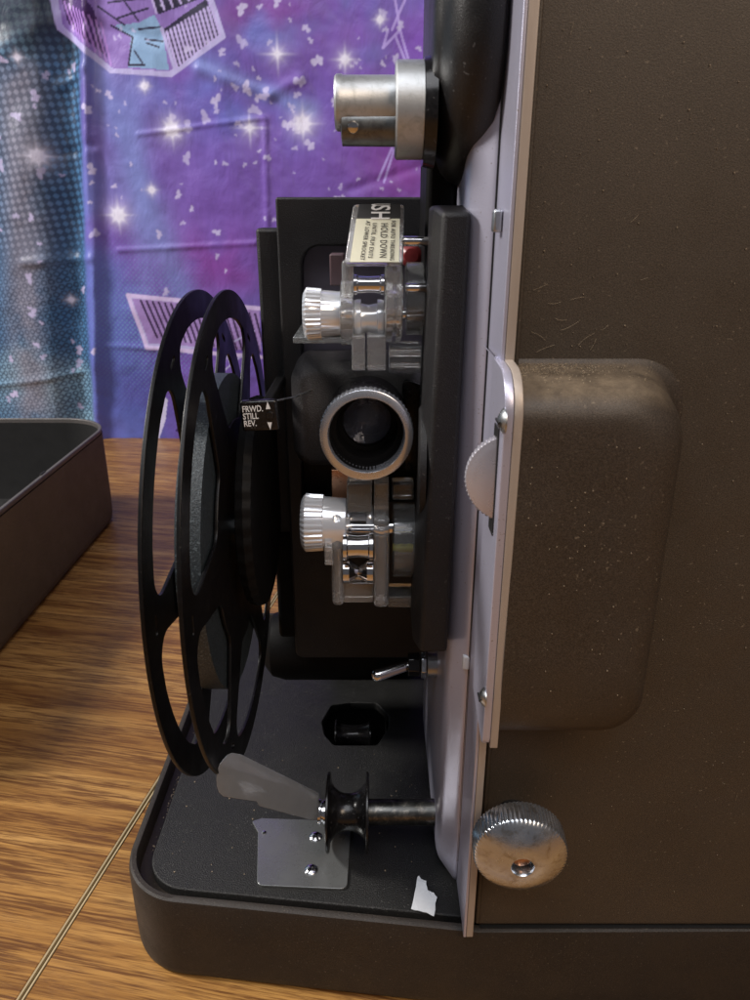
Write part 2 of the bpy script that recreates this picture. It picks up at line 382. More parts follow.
    # nebula rays
    for p, q, w, k in (((95, 60), (185, 300), .022, .45), ((200, 65), (310, 110), .012, .5), ((130, 20), (150, 330), .016, .25)):
        dd, t = seg(*P(*p), *P(*q)); m = np.exp(-(dd/w)**2)*k; col = col*(1-f(m))+f(m)*C(128, 150, 205)
    # teal, grey, black halftone area on the left
    edge = xf-.004+.02*(n2-.5); L = sm(edge-X, -.006, .008)
    teal = f(1-sm(n2, .38, .62))*C(70, 112, 150)+f(sm(n2, .38, .62))*C(150, 184, 200)
    gx, gz = P(30, 230); gm = np.clip(np.exp(-((X-gx-.25*(Z-gz)*.5)/.032)**2)*sm(n3, .25, .6)*1.1, 0, 1)*.8; teal = teal*(1-f(gm))+f(gm)*C(150, 140, 150)
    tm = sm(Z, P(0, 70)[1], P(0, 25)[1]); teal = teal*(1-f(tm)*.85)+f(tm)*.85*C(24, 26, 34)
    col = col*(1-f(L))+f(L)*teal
    pitch = .0088; a = math.radians(8)
    U = (X*math.cos(a)+Z*math.sin(a))/pitch+.25*n2; V = (-X*math.sin(a)+Z*math.cos(a))/pitch
    cell = np.cos(2*math.pi*U)*.5+np.cos(2*math.pi*V)*.5
    dens = np.clip(L*(.95-.5*sm(n2, .42, .7)), 0, 1)
    ring = np.abs(np.hypot((U % 1)-.5, (V % 1)-.5)-.34)
    hm = sm(-cell, .10, .55)*dens*.0+sm(cell+.9*(dens-.5), .0, .5)*L
    rm = sm(.17-ring, 0, .09)*L
    hw = sm(Z+.10*(n3-.5), P(0, 290)[1], P(0, 210)[1]); dark = np.clip((hm*hw+rm*(1-hw))*(.9-.35*gm), 0, 1); col = col*(1-f(dark)*.86)+f(dark)*.86*C(22, 34, 58)
    # faint dots in the lower middle
    cx, cz = P(150, 330); q = np.clip(np.exp(-(((X-cx)/.07)**2+((Z-cz)/.09)**2)), 0, 1)*(1-L)
    U2 = (X+Z)/.0068; V2 = (X-Z)/.0068; c2 = (np.cos(2*math.pi*U2)+np.cos(2*math.pi*V2))*.5; m = q*sm(c2, .0, .6)*.55; col = col*(1-f(m))+f(m)*C(120, 168, 190)
    # printed ships' striped panels (plain generic panels)
    def inpoly(pts):
        Q = [P(*p) for p in pts]; ins = np.zeros(sh, bool)
        for (ax, az), (bx_, bz) in zip(Q, Q[1:]+Q[:1]):
            with np.errstate(divide='ignore', invalid='ignore'):
                c = ((az > Z) != (bz > Z)) & (X < (bx_-ax)*(Z-az)/(bz-az+1e-12)+ax)
            ins ^= c
        return ins
    def fill(pts, c, k=1.0):
        nonlocal col
        m = inpoly(pts)*k; col = col*(1-f(m))+f(m)*c
    def line(p, q, w, c, k=1.0):
        nonlocal col
        dd, t = seg(*P(*p), *P(*q)); m = sm(w*1.3-dd, 0, w*.6)*k; col = col*(1-f(m))+f(m)*c
    pale, pink, ink = C(184, 172, 212), C(142, 112, 178), C(34, 26, 56)
    octa = [(50, -8), (58, 28), (112, 72), (172, 76), (225, 38), (210, -8)]
    fill(octa, pale); fill([(55, -8), (62, 26), (114, 69), (170, 72), (220, 36), (205, -8)], pink)
    fill([(165, 30), (176, 70), (220, 36), (207, 0)], ink); fill([(152, -6), (160, 16), (206, -2), (204, -8)], ink); fill([(58, -8), (66, 22), (108, 58), (96, 12), (84, -8)], C(70, 40, 96))
    fill([(116, 26), (132, 38), (130, 68), (170, 71), (163, 30), (156, 16), (140, 24)], C(140, 168, 200))
    for i in range(13): line((168+i*3.7, 33-i*2.2), (178+i*3.6, 68-i*2.6), .0016, C(190, 170, 216))
    for i in range(6): line((158+i*8, 14-i*3.2), (152+i*8, -6-i*1), .0014, C(190, 170, 216))
    for i in range(9): line((62+i*5, 0+i*3), (72+i*5, 30+i*4.5), .0012, C(176, 130, 200))
    for s in (((112, 26), (134, 38)), ((134, 38), (130, 66)), ((130, 66), (146, 66)), ((146, 40), (164, 42)), ((118, 20), (150, 10)), ((100, 8), (126, 26)), ((126, 2), (140, 22)), ((140, 30), (162, 28)), ((148, 44), (160, 48)), ((136, 52), (144, 64)), ((110, 4), (150, 0))):
        line(*s, .0011, ink)
    for s in (((50, -8), (58, 28)), ((58, 28), (112, 72)), ((112, 72), (172, 76)), ((172, 76), (225, 38)), ((225, 38), (210, -8)), ((163, 30), (176, 70))): line(*s, .0022, pale)
    fill([(129, 295), (205, 303), (212, 356), (148, 347)], pale); fill([(133, 298), (260, 309), (262, 350), (150, 343)], C(166, 134, 190))
    for i in range(22): line((142+i*6, 300+i*.7), (158+i*5.7, 337+i*.8), .0015, C(52, 28, 66))
    for s in (((129, 295), (262, 308)), ((129, 295), (148, 347)), ((148, 347), (262, 356))): line(*s, .0028, C(214, 190, 226))
    for s in (((222, 372), (232, 342)), ((222, 372), (246, 352)), ((236, 340), (255, 330)), ((240, 380), (226, 350))): line(*s, .0012, pale)
    fill([(150, 438), (146, 420), (152, 400), (160, 392), (168, 400), (166, 420), (160, 438)], C(214, 204, 232)); fill([(176, 430), (184, 418), (192, 420), (186, 436)], C(50, 20, 80))
    # printed line craft near the upper right
    for s in (((395, 0), (400, 30)), ((400, 30), (383, 48)), ((400, 30), (408, 58)), ((395, 35), (405, 60)), ((452, 0), (430, 45)), ((446, 5), (425, 55)), ((383, 48), (388, 30)), ((378, 180), (392, 148)), ((384, 182), (394, 150)), ((405, 0), (392, 30))): line(*s, .0016, C(186, 160, 224), .85)
    # white blots
    white = C(204, 190, 222)
    r = np.random.default_rng(5); pts = []
    for k in range(130):
        t = r.random(); px = r.uniform(95, 455); py = r.uniform(0, 200) if r.random() < .8 else r.uniform(200, 340)
        pts.append((px, py, r.choice([1.0, 1.4, 1.9, 2.6, 3.4], p=[.34, .28, .2, .12, .06])))
    for a_ in range(22): pts.append((r.normal(270, 40), r.normal(105, 30), r.choice([1.6, 2.4, 3.6])))
    for a_ in range(40): pts.append((r.uniform(0, 100), r.uniform(60, 430), r.choice([1.6, 2.4, 3.2])))
    vis = (xs > -.6) & (xs < .16)
    for px, py, s in pts:
        cx, cz = P(px, py); s *= .00150; i0, i1 = np.searchsorted(xs, [cx-3*s, cx+3*s]); j0, j1 = np.searchsorted(zs, [cz-3*s, cz+3*s])
        if i1 <= i0 or j1 <= j0: continue
        xx = X[j0:j1, i0:i1]-cx; zz = Z[j0:j1, i0:i1]-cz; an = np.arctan2(zz, xx); ph = r.uniform(0, 6, 3); rad = s*(1+.28*np.sin(2*an+ph[0])+.2*np.sin(3*an+ph[1])+.15*np.sin(5*an+ph[2]))
        m = sm(rad*1.25-np.hypot(xx, zz), -.0006, .0020)*r.uniform(.55, .95); col[j0:j1, i0:i1] = col[j0:j1, i0:i1]*(1-f(m))+f(m)*white
    # sparkling stars
    for px, py, R, k in ((173, 130, 20, 1), (120, 215, 20, 1), (303, 124, 22, 1), (278, 55, 20, .35), (250, 128, 20, .4), (43, 157, 20, .9), (146, 87, 9, .8), (153, 190, 9, .8), (24, 60, 9, .5), (70, 300, 9, .6), (345, 60, 16, .6), (380, 20, 10, .6)):
        cx, cz = P(px, py); s = .00151; dx, dz = np.abs(X-cx)/s, np.abs(Z-cz)/s; rr = np.hypot(dx, dz)
        core = np.exp(-(rr/(R*.24))**2)*k*1.3; glow = np.exp(-(rr/(R*.55))**2)*.45*k
        ray = (np.exp(-(dz/1.0)**2)*np.clip(1-dx/R, 0, 1)**1.5+np.exp(-(dx/1.0)**2)*np.clip(1-dz/R, 0, 1)**1.5)*.85
        d1, d2 = np.abs((X-cx)-(Z-cz))/s*.7, np.abs((X-cx)+(Z-cz))/s*.7; ray2 = (np.exp(-(d1/1.1)**2)+np.exp(-(d2/1.1)**2))*np.clip(1-rr/(R*.6), 0, 1)*.6
        m = np.clip(core+glow+ray*.8+ray2*k, 0, 1); col = col*(1-f(m))+f(m)*C(236, 226, 240)
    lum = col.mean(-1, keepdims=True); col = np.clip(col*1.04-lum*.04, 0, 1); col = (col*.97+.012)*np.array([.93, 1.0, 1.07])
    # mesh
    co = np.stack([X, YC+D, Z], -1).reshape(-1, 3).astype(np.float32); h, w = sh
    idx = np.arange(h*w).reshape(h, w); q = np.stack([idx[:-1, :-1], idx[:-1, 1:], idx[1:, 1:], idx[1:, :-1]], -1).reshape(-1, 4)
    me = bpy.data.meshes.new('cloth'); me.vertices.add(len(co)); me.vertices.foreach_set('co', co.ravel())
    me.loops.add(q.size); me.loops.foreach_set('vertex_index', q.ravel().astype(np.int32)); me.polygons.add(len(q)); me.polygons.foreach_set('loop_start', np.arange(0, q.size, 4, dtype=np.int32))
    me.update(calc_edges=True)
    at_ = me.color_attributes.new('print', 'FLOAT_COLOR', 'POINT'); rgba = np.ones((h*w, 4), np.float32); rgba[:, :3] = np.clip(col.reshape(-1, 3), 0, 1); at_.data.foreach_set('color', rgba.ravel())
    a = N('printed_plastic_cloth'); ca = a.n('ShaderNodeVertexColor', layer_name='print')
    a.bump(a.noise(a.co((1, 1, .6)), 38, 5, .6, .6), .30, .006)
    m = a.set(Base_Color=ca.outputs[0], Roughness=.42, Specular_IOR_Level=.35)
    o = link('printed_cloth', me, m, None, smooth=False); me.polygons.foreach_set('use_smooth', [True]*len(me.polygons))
    s = o.modifiers.new('thickness', 'SOLIDIFY'); s.thickness = .0004; s.offset = 1
    o['label'] = 'purple and teal plastic cloth printed with stars and striped panels hanging behind the table'; o['category'] = 'backdrop cloth'
cloth()
# ------------------------------------------------------------------ case lid lying open side up on the left
lid = empty('case_lid', (-.45, .57, 0), 'shallow brown lid of a carrying case lying open side up at the left', 'case lid')
def lid_ring(ins, z, xr=-.2845): return [(p.x, p.y, z) for p in rpoly([(-.66, .34), (xr, .34), (xr, .79), (-.66, .79)], .055, ins, 12)]
bm = bmesh.new()
loft(bm, [lid_ring(.008, .0008), lid_ring(.004, .0018), lid_ring(.0016, .005), lid_ring(.0006, .011), lid_ring(0, .03), lid_ring(0, .100)], cap1=False)
link('shell', mesh(bm), M_lidout, lid)
bm = bmesh.new()
loft(bm, [lid_ring(.0006, .1005), lid_ring(0, .102), lid_ring(0, .1045), lid_ring(.0005, .105), lid_ring(.0028, .105), lid_ring(.0032, .1045), lid_ring(.0032, .1)], cap0=False, cap1=False)
link('rim', mesh(bm), painted('worn_grey_rim', (.10, .09, .085, 1), .45, 1800, .4, .3), lid)
bm = bmesh.new()
loft(bm, [lid_ring(.0033, .1005), lid_ring(.0034, .03), lid_ring(.006, .012), lid_ring(.014, .006)], cap0=False)
link('lining', mesh(bm), M_lidin, lid)
for yy in (.47, .60):
    box('catch', M_lidin, lid, -.2885, -.2868, yy, yy+.010, .1, .1058, .0004)
# ------------------------------------------------------------------ the projector
PR = empty('film_projector', (0.03, .33, 0), 'old brown and black film projector with round lens and clear sprocket guards', 'film projector')
# base tray
ZR, ZF = .046, .042
bp = [(-.1115, .2312), (.042, .2140), (.30, .2152), (.30, .47), (-.1115, .47)]; br = [.030, 0, .02, .02, .03]
def ring(ins, z, P=bp, R=br): return [(p.x, p.y, z) for p in rpoly(P, R, ins, 14)]
bm = bmesh.new()
loft(bm, [ring(.0032, .0004), ring(.0016, .0008), ring(.0007, .0022), ring(.0002, .0050), ring(.0, .016), ring(0, .030), ring(.0000, .0425), ring(.0006, .0453), ring(.0016, ZR), ring(.0034, ZR), ring(.0040, .0452), ring(.0044, .0378), ring(.0100, .0370)], cap1=False)
base = link('base', mesh(bm), M_basewall, PR)
fp = [(-.1115, .2312), (.042, .2140), (.06, .2140), (.06, .47), (-.1115, .47)]
floor_out = [(p.x, p.y) for p in rpoly(fp, [.030, 0, .003, .003, .03], .0098, 12)]
hc = [at(x, y, Z=ZF) for x, y in ((322, 722), (332, 705), (350, 702.5), (376, 703), (389, 716), (388, 728), (377, 745), (334, 745), (325, 735))]
hole = [(p.x, p.y) for p in rpoly([(v.x, v.y) for v in hc][::-1], .003, 0, 4)]
plate('deck', [floor_out, hole], .005, T(0, 0, ZF-.0025), M_base, base, .0007)
cx = sum(v.x for v in hc)/9; cy = sum(v.y for v in hc)/9
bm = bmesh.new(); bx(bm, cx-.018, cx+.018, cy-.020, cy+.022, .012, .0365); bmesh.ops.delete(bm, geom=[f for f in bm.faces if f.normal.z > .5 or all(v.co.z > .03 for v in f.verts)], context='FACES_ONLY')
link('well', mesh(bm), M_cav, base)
def spool(name, L, r0, r1, org, m, parent, fl=.0012, n=48, axis=(1, 0, 0)):
    h = L/2
    prof = [(-h, r1*.3), (-h, r1-.0004), (-h+.0003, r1), (-h+fl-.0003, r1), (-h+fl, r1-.0004)]
    for k in range(9):
        s = k/8*2-1; prof.append((s*(h-fl)*.98, r0+(r1-r0)*.55*abs(s)**2.6))
    prof += [(h-fl, r1-.0004), (h-fl+.0003, r1), (h-.0003, r1), (h, r1-.0004), (h, r1*.3)]
    return lathe(name, prof, org, axis, m, parent, n)
spool('guide_roller', .021, .0056, .0088, (cx-.001, cy-.001, .0335), M_gloss, PR)
# floor bracket of polished steel
bz = ZF+.0006
pb = [at(x, y, Z=bz) for x, y in ((257, 886), (347, 890), (351, 822), (262, 819), (252, 822), (258, 833))]
plate('bracket', [[(p.x, p.y) for p in rpoly([(v.x, v.y) for v in pb], [.003, .003, .001, .0008, .0008, .001], 0, 4)]], .0012, T(0, 0, bz), M_pol, PR, .0002)
for x, y in ((315.5, 836), (311, 869)):
    q = at(x, y, Z=bz+.001); lathe('rivet', [(0, .0030), (.0005, .0029), (.0011, .0022), (.0015, .0010), (.0016, .0001)], (q.x, q.y, bz+.0005), (0, 0, 1), M_chrome, PR, 24)
q = at(264, 832, Z=bz+.001); lathe('rivet', [(0, .0012), (.0005, .001), (.0008, .0003)], (q.x, q.y, bz+.0005), (0, 0, 1), M_chrome, PR, 16)
# brown body
bm = bmesh.new(); bx(bm, .0400, .30, .2165, .46, ZR+.0003, .46)
body = link('body_panel', mesh(bm), M_brown, PR, .0022, 3)
box('bead', M_brown, body, .0402, .0418, .2146, .2175, .05, .455, .0007)
box('seam', M_ink, body, .0425, .298, .2159, .30, ZR-.0003, ZR+.0004)
# bump on the front of the body
def rr(x0, x1, z0, z1, r, y, n=10): return [(p.x, y, p.y) for p in rpoly([(x0, z0), (x1, z0), (x1, z1), (x0, z1)], r, 0, n)]
bm = bmesh.new(); rings = []
prof = [(0, .2166, .012), (.0016, .2160, .012), (.0026, .2140, .0125), (.0036, .2080, .0125), (.0046, .2000, .0125), (.0056, .1950, .0125), (.0074, .1916, .0125), (.0105, .1893, .011), (.0140, .1885, .009), (.0170, .1883, .008)]
for ins, y, r in prof:
    rings.append(rr(.0385, .0925-ins*1.45, .146+ins*2.6, .2762-ins*.80, [.0005, r, r*1.25, .0005], y))
loft(bm, rings)
link('housing_bump', mesh(bm), M_bump, body, angle=50)
# dust and lint
bm = bmesh.new(); r = random.Random(3)
for k in range(620):                                         # crumbs on top of the bump
    x = .040+abs(r.gauss(0, .014)); y = .2155-abs(r.gauss(0, .006)); t = (.2166-y)
    z = .2762-.8*np.interp(t, [0, .0006, .0026, .0086, .0166, .0216, .0250, .0273], [0, .0016, .0026, .0036, .0046, .0056, .0074, .0105])
    s = r.choice([.00008, .00012, .00016, .00024])*r.uniform(.8, 1.2)
    if x > .080: continue
    M = T(x, y, z+s*.3) @ Matrix.Rotation(r.uniform(0, 6), 4, Vector((r.random(), r.random(), r.random())).normalized())
    bx(bm, -s*r.uniform(.5, 2.2), s, -s*.6, s*.6, -s*.35, s*.35, M)
def hair(p0, L, a, curl, w, y, bmm):
    pts = []; x, z = p0
    for i in range(9):
        pts.append((x, y-r.uniform(.0001, .0004), z)); x += math.cos(a)*L/8; z += math.sin(a)*L/8; a += curl*.35*r.uniform(.1, 1.2)
    tube_bm(bmm, pts, w, 5)
for px, py, L, a, cu in ((533, 290, .006, .3, .1), (548, 303, .005, -.2, .3), (570, 300, .006, .4, -.2), (560, 330, .009, .2, .35), (590, 350, .005, 1.1, .1), (630, 222, .004, .6, .2), (536, 352, .008, .5, -.1), (578, 345, .008, .9, -.3), (545, 340, .007, 2.4, .3), (600, 330, .004, .2, .5), (570, 35, .004, 1.3, .1), (735, 800, .005, 1.5, 0), (640, 280, .003, .2, .3), (555, 318, .005, -.5, .4)):
    v = at(px, py, Y=.2163); hair((v.x, v.z), L*.7, a, cu, .00005, .2162, bm)
for k in range(110):                                         # scattered specks on the panel
    v = at(r.uniform(525, 748), r.uniform(5, 925), Y=.2163); s = r.uniform(.00006, .00013)
    if .150 < v.z < .277 and v.x < .092: continue
    bx(bm, v.x-s, v.x+s*r.uniform(.5, 2), .2161, .2164, v.z-s, v.z+s*r.uniform(.5, 2))
for k in range(45):
    v = at(r.uniform(525, 640), r.uniform(430, 700), Y=.1882); s = r.uniform(.00008, .00017); bx(bm, v.x-s, v.x+s, .1881, .1884, v.z-s, v.z+s)
for k in range(260):                                         # grit in the base groove and on the deck
    if k < 150: t = r.random(); x = -.1115+.0075+r.gauss(0, .0006); y = .262+.15*t; z = .0372
    elif k < 200: x = r.uniform(-.08, .03); y = .2312-.111*(x+.1115)+.0075; z = .0372
    else: x = r.uniform(-.095, .02); y = r.uniform(.245, .33); z = ZF
    s = r.uniform(.0001, .0003); bx(bm, x-s, x+s, y-s*r.uniform(.6, 2), y+s, z, z+s)
o = link('dust', mesh(bm), M_lint, PR, smooth=False); o['kind'] = 'stuff'; o['label'] = 'pale dust, crumbs and hairs'
# aluminium side plate: strip with raw front edge
def yz_plate(name, pts, rads, x0, x1, m, parent, bevel=.0004, holes=()):
    out = [(p.x, p.y) for p in rpoly(pts, rads, 0, 8)]
    return plate(name, [out]+list(holes), x1-x0, T((x0+x1)/2, 0, 0) @ MX, m, parent, bevel)
side = yz_plate('side_plate', [(.2115, .0468), (.37, .0468), (.37, .47), (.2035, .47)], 0, .0352, .0362, M_satin, PR, .0002)
bm = bmesh.new()                                             # the raw sawn edge seen from the front
loft(bm, [[(.0363, .2114, .0468), (.0390, .2114, .0468), (.0390, .2175, .0468), (.0363, .2175, .0468)], [(.0363, .2034, .47), (.0390, .2034, .47), (.0390, .2075, .47), (.0363, .2075, .47)]])
link('raw_edge', mesh(bm), M_edge, side, .0003)
bm = bmesh.new(); bx(bm, .0366, .0399, .2176, .2300, .0465, .46); link('gasket', mesh(bm), M_ink, side)
# pressed cover standing off the plate with a rounded front hem
def hem(k):                                                  # (x, dy) along the hem
    a = np.interp(k, [0, 1, 2, 7, 8, 9, 10], [0, .0006, .0013, .0064, .0072, .0078, .0080]); return .0350-a, np.interp(k, [0, 1, 2, 7, 8, 9, 10], [0, .0002, .0007, .0066, .0080, .0100, .0125])
bm = bmesh.new(); rings = []
yf0 = .2365
outl = lambda ins: rpoly([(yf0+ins, .0428+ins*.7), (.345, .0428+ins*.7), (.345, .45), (yf0+ins-.0095, .45)], [.011, .004, .02, .004], 0, 14)
for k in range(11):
    x, dy = hem(k); rings.append([(x, p.x, p.y) for p in outl(dy)])
loft(bm, rings, cap0=False)
cover = link('pressed_cover', mesh(bm), M_satin, PR, angle=25)
# seam line under the hem
bm = bmesh.new(); loft(bm, [[(.0346, .2362, .06), (.0352, .2362, .06), (.0352, .2368, .06), (.0346, .2368, .06)], [(.0346, .2268, .45), (.0352, .2268, .45), (.0352, .2274, .45), (.0346, .2274, .45)]]); link('seam', mesh(bm), M_ink, side)
# rivet tabs on the strip
for px, py, w in ((497.5, 221, .0010), (466, 660, .0012), (461.5, 728, .0012), (454, 843, .0012)):
    v = at(px, py, X=.0340)
    box('tab', M_steel if py < 300 else M_white, side, .0326, .0351, v.y-.0012-w, v.y+.0012+w, v.z-.0030, v.z+.0030, .0007)
# bracket plate that carries the bump
bk = [(.1895, .158), (.2150, .163), (.2130, .2775), (.2120, .2775), (.1875, .2765)]
bpl = yz_plate('bracket_plate', bk, [.003, .001, .001, .001, .011], .0338, .0362, M_satin, PR, .0003)
bkf = [(.1893, .158), (.1925, .158), (.1905, .2752), (.2125, .2760), (.2125, .2777), (.1873, .2767)]
yz_plate('raw_edge', bkf, [.0005, .0005, .009, .0005, .0005, .012], .0363, .0387, M_edge, bpl, .0003)
for px, py, rr_ in ((503.5, 421, .0030), (484, 697, .0026)):
    v = at(px, py, X=.0335); s = lathe('screw', [(0, rr_*1.15), (.0004, rr_*1.15), (.0010, rr_*.95), (.0018, rr_*.5), (.0020, .0001)], (.0339, v.y, v.z), (-1, 0, 0), M_steel, bpl, 28)
    box('slot', M_ink, s, .03170, .0321, v.y-rr_*.8, v.y+rr_*.8, v.z-.0003, v.z+.0003)
# threading wheel peeping out of the slot
v = at(505, 481, Y=.194)
lathe('thumb_wheel', [(0, .0092), (0, .0118), (.0010, .0129), (.0038, .0129), (.0044, .0124), (.0046, .011), (.0048, .010), (.0049, .0001)], (.0386, .1985, v.z), (-.18, -1, .04), M_thumb, PR, 240, {2, 3}, .0003)
bm = bmesh.new(); bx(bm, .0334, .0339, .1935, .2005, v.z-.0165, v.z+.0150); link('wheel_slot', mesh(bm), M_ink, bpl)
# round control knob
v = at(523, 862, Y=.1935); kn = lathe('control_knob', [(0, .0140), (.0008, .0158), (.0012, .0165), (.0088, .0165), (.0096, .0160), (.0106, .0146), (.0138, .0088), (.0146, .0050), (.0146, .0040), (.0138, .0035), (.0090, .0034)], (v.x+.0003, .2060, v.z-.0004), (-.05, -1, .0), M_knob, PR, 264, {2, 3}, .0003, True)
lathe('spindle', [(0, .006), (.020, .006)], (v.x, .2225, v.z), (0, -1, 0), M_ink, kn, 24)
lathe('shaft_end', [(0, .0032), (.0030, .0032), (.0034, .0026)], (v.x-.0004, .1968, v.z+.001), (0, -1, 0), M_brass, kn, 24)
# ------------------------------------------------------------------ head casting
yh = .31
def zy(px, py, y=yh): return at(px, py, Y=y)
a = zy(275, 197); top = a.z
hx0 = a.x; hx1 = .026
win = [(p.x, p.y) for p in rpoly([tuple(zy(302, 500).xz), (.02, zy(302, 500).z), (.02, zy(302, 246).z), tuple(zy(302, 246).xz)], [.001, .001, .001, .0075], 0, 8)]
outer = [(p.x, p.y) for p in rpoly([(hx0, .112), (hx1, .112), (hx1, top), (hx0, top)], [.004, .002, .001, .0012], 0, 5)]
head = plate('head_casting', [outer, win], .010, T(0, yh+.005, 0) @ MY, M_black, PR, .0009)
v1 = at(256, 228, Y=.322)
bm = bmesh.new(); bx(bm, v1.x, hx0+.004, .320, .335, at(270, 531, Y=.322).z, v1.z); link('side_flange', mesh(bm), M_black, head, .0015)
bm = bmesh.new(); bx(bm, hx0+.003, hx1, .3225, .40, at(270, 531, Y=.322).z+.004, top-.0015); link('rear_housing', mesh(bm), M_black, PR, .003)
box('window_back', plain('grey_satin_recess', (.13, .115, .145, 1), .35, Metallic=.3), head, zy(300, 300).x-.001, .025, yh+.009, yh+.0118, zy(302, 360).z, zy(302, 243).z)
q = at(275, 560, Y=.325); box('side_housing', M_deep, PR, q.x, 0, .325, .39, .114, at(270, 531, Y=.325).z+.002, .002)
# lower rounded motor housing, dark
bm = bmesh.new(); R_ = .019; vv = at(283, 650, Y=.335)
lathe('motor_cover', [(0, .006), (.001, .012), (.005, R_-.002), (.012, R_), (.062, R_)], (vv.x-.012, .350, vv.z-.006), (1, 0, 0), M_deep, PR, 40); bm.free()
box('lower_housing', M_deep, PR, -.030, .026, .392, .45, .0435, .125, .006)
# gate cover slab next to the plate
sl = [at(440, 205, Y=.234), at(472, 205, Y=.234), at(447, 655, Y=.234), at(417, 655, Y=.234)]
bm = bmesh.new()
def slab_ring(y, l, rgt, t, b): return [(sl[3].x+l, y, sl[3].z+b), (sl[2].x-rgt, y, sl[2].z+b), (sl[1].x-rgt*.6, y, sl[1].z-t), (sl[0].x+l, y, sl[0].z-t)]
loft(bm, [slab_ring(.268, -.0012, 0, -.0, -.0), slab_ring(.244, -.0012, 0, 0, 0), slab_ring(.234, 0.0010, 0, .002, .001)])
slab = link('gate_cover', mesh(bm), M_black, PR, .0014, 3)
bzz = at(430, 447, Y=.27)
lathe('boss', [(0, .020), (.0020, .0198), (.0028, .0185)], (.0182, .254, bzz.z), (-1, .05, 0), M_black, slab, 64)
# ------------------------------------------------------------------ lens and its block
lb = [at(293, 460, Y=.285), at(424, 460, Y=.285)]
zt_ = at(300, 362, Y=.285).z; zb_ = at(300, 468, Y=.285).z
bm = bmesh.new()
o_ = rpoly([(lb[0].x, zb_), (.0185, zb_), (.0185, zt_), (lb[0].x, zt_)], [.007, .003, .003, .007], 0, 8)
loft(bm, [[(p.x, .312, p.y) for p in o_]] + [[(p.x, y, p.y) for p in rpoly([(lb[0].x, zb_), (.0185, zb_), (.0185, zt_), (lb[0].x, zt_)], [.0082, .0042, .0042, .0082], i, 8)] for i, y in ((0, .290), (.0008, .2865), (.003, .283), (.0050, .2815))])
lblock = link('lens_block', mesh(bm), M_block, PR, angle=60)
bm = bmesh.new(); rp = [(p.x, p.y) for p in rpoly([tuple(at(404, 470, Y=.283).xz), tuple(at(423, 462, Y=.283).xz), tuple(at(425, 385, Y=.283).xz), tuple(at(402, 376, Y=.283).xz)], .002, 0, 5)]
bm.free(); plate('rim_plate', [rp], .003, T(0, .2815, 0) @ MY, M_gloss, lblock, .0006)
lc = at(366.5, 436, Y=.249)
ax = (-.012, -1, -.0)
lens = lathe('lens_barrel', [(0, .0150), (.018, .0150), (.0182, .0158), (.0245, .0158), (.0250, .0154)], (lc.x, .2790, lc.z), ax, M_gloss, PR, 64, cap=False)
lathe('lens_ring', [(0, .0150), (0, .0160), (.0004, .0166), (.0040, .0166), (.0043, .0163), (.0050, .0163), (.0052, .0160), (.0052, .0136), (.0048, .0133), (.0036, .0131), (.0, .0130)], (lc.x, .2540, lc.z), ax, M_ring, lens, 240, {2, 3}, .0003, cap=False)
bm = bmesh.new()                                             # stepped inner tube
for r0, r1, y0, y1 in ((.0131, .0129, .2505, .2585), (.0129, .0112, .2585, .2586), (.0112, .0108, .2586, .2665), (.0108, .0092, .2665, .2666), (.0092, .0088, .2666, .2745), (.0088, .006, .2745, .2746), (.006, .0058, .2746, .285)):
    lathe_bm(bm, [(0, r0), (y1-y0, r1)], frame((lc.x, y0, lc.z), (0, 1, 0)), 64, cap=False)
link('inner_tube', mesh(bm), M_deep, lens)
lathe('front_glass', [(0, .0001), (-.0006, .003), (-.0014, .006), (-.0026, .0090), (-.0030, .0090), (-.0044, .0001)][::1], (lc.x, .2665, lc.z), (0, -1, 0), M_glass, lens, 48, cap=False)
lathe('rear_disc', [(0, .0060), (.001, .0060)], (lc.x, .2850, lc.z), (0, -1, 0), M_deep, lens, 32)
bm = bmesh.new(); bx(bm, lc.x-.0020, lc.x-.0004, .2800, .2808, lc.z+.0005, lc.z+.0042); bx(bm, lc.x+.0002, lc.x+.0022, .2800, .2808, lc.z+.0012, lc.z+.0045)
link('glint_chips', mesh(bm), M_steel, lens, .0003)  # small steel pieces added as the glints deep in the lens
# ------------------------------------------------------------------ sprocket assemblies
def cyl(name, px0, px1, py0, py1, y, m, parent, n=40, prof=None, knurl=None, amp=0, axis=(1, 0, 0), hollow=0):
    """a cylinder along X that covers this measured box at depth y"""
    a = at(px0, (py0+py1)/2, Y=y); b = at(px1, (py0+py1)/2, Y=y); r = abs(at(px0, py0, Y=y).z-at(px0, py1, Y=y).z)/2*.98; L = b.x-a.x
    prof = prof or [(0, .86), (.06, 1), (.94, 1), (1, .86)]
    P_ = [(p*L, q*r) for p, q in prof]
    if hollow:
        P_ = [(0, hollow*r)]+P_+[(L, hollow*r)]
        bm = bmesh.new(); lathe_bm(bm, P_+[P_[0]], frame((a.x, y, a.z), axis), n, knurl, amp, False)
        return link(name, mesh(bm), m, parent)
    return lathe(name, P_, (a.x, y, a.z), axis, m, parent, n, knurl, amp)
capprof = [(0, .30), (.0, .80), (.05, .93), (.10, 1), (.48, .96), (.50, .90), (.98, .84), (1, .80)]
US = empty('upper_sprocket', (0, .27, .28)); US.parent = PR; US.matrix_parent_inverse = Matrix.Translation(-PR.location)
LS = empty('lower_sprocket', (0, .27, .21)); LS.parent = PR; LS.matrix_parent_inverse = Matrix.Translation(-PR.location)
def ebox(name, px0, px1, py0, py1, y0, y1, m, parent, bevel=.0006):
    a = at(px0, py1, Y=y0); b = at(px1, py0, Y=y0); return box(name, m, parent, a.x, b.x, y0, y1, a.z, b.z, bevel)
yu = .268
cyl('knob_cap', 304, 341, 287, 341, yu, M_cap, US, 132, capprof, {2, 3, 4}, .0004)
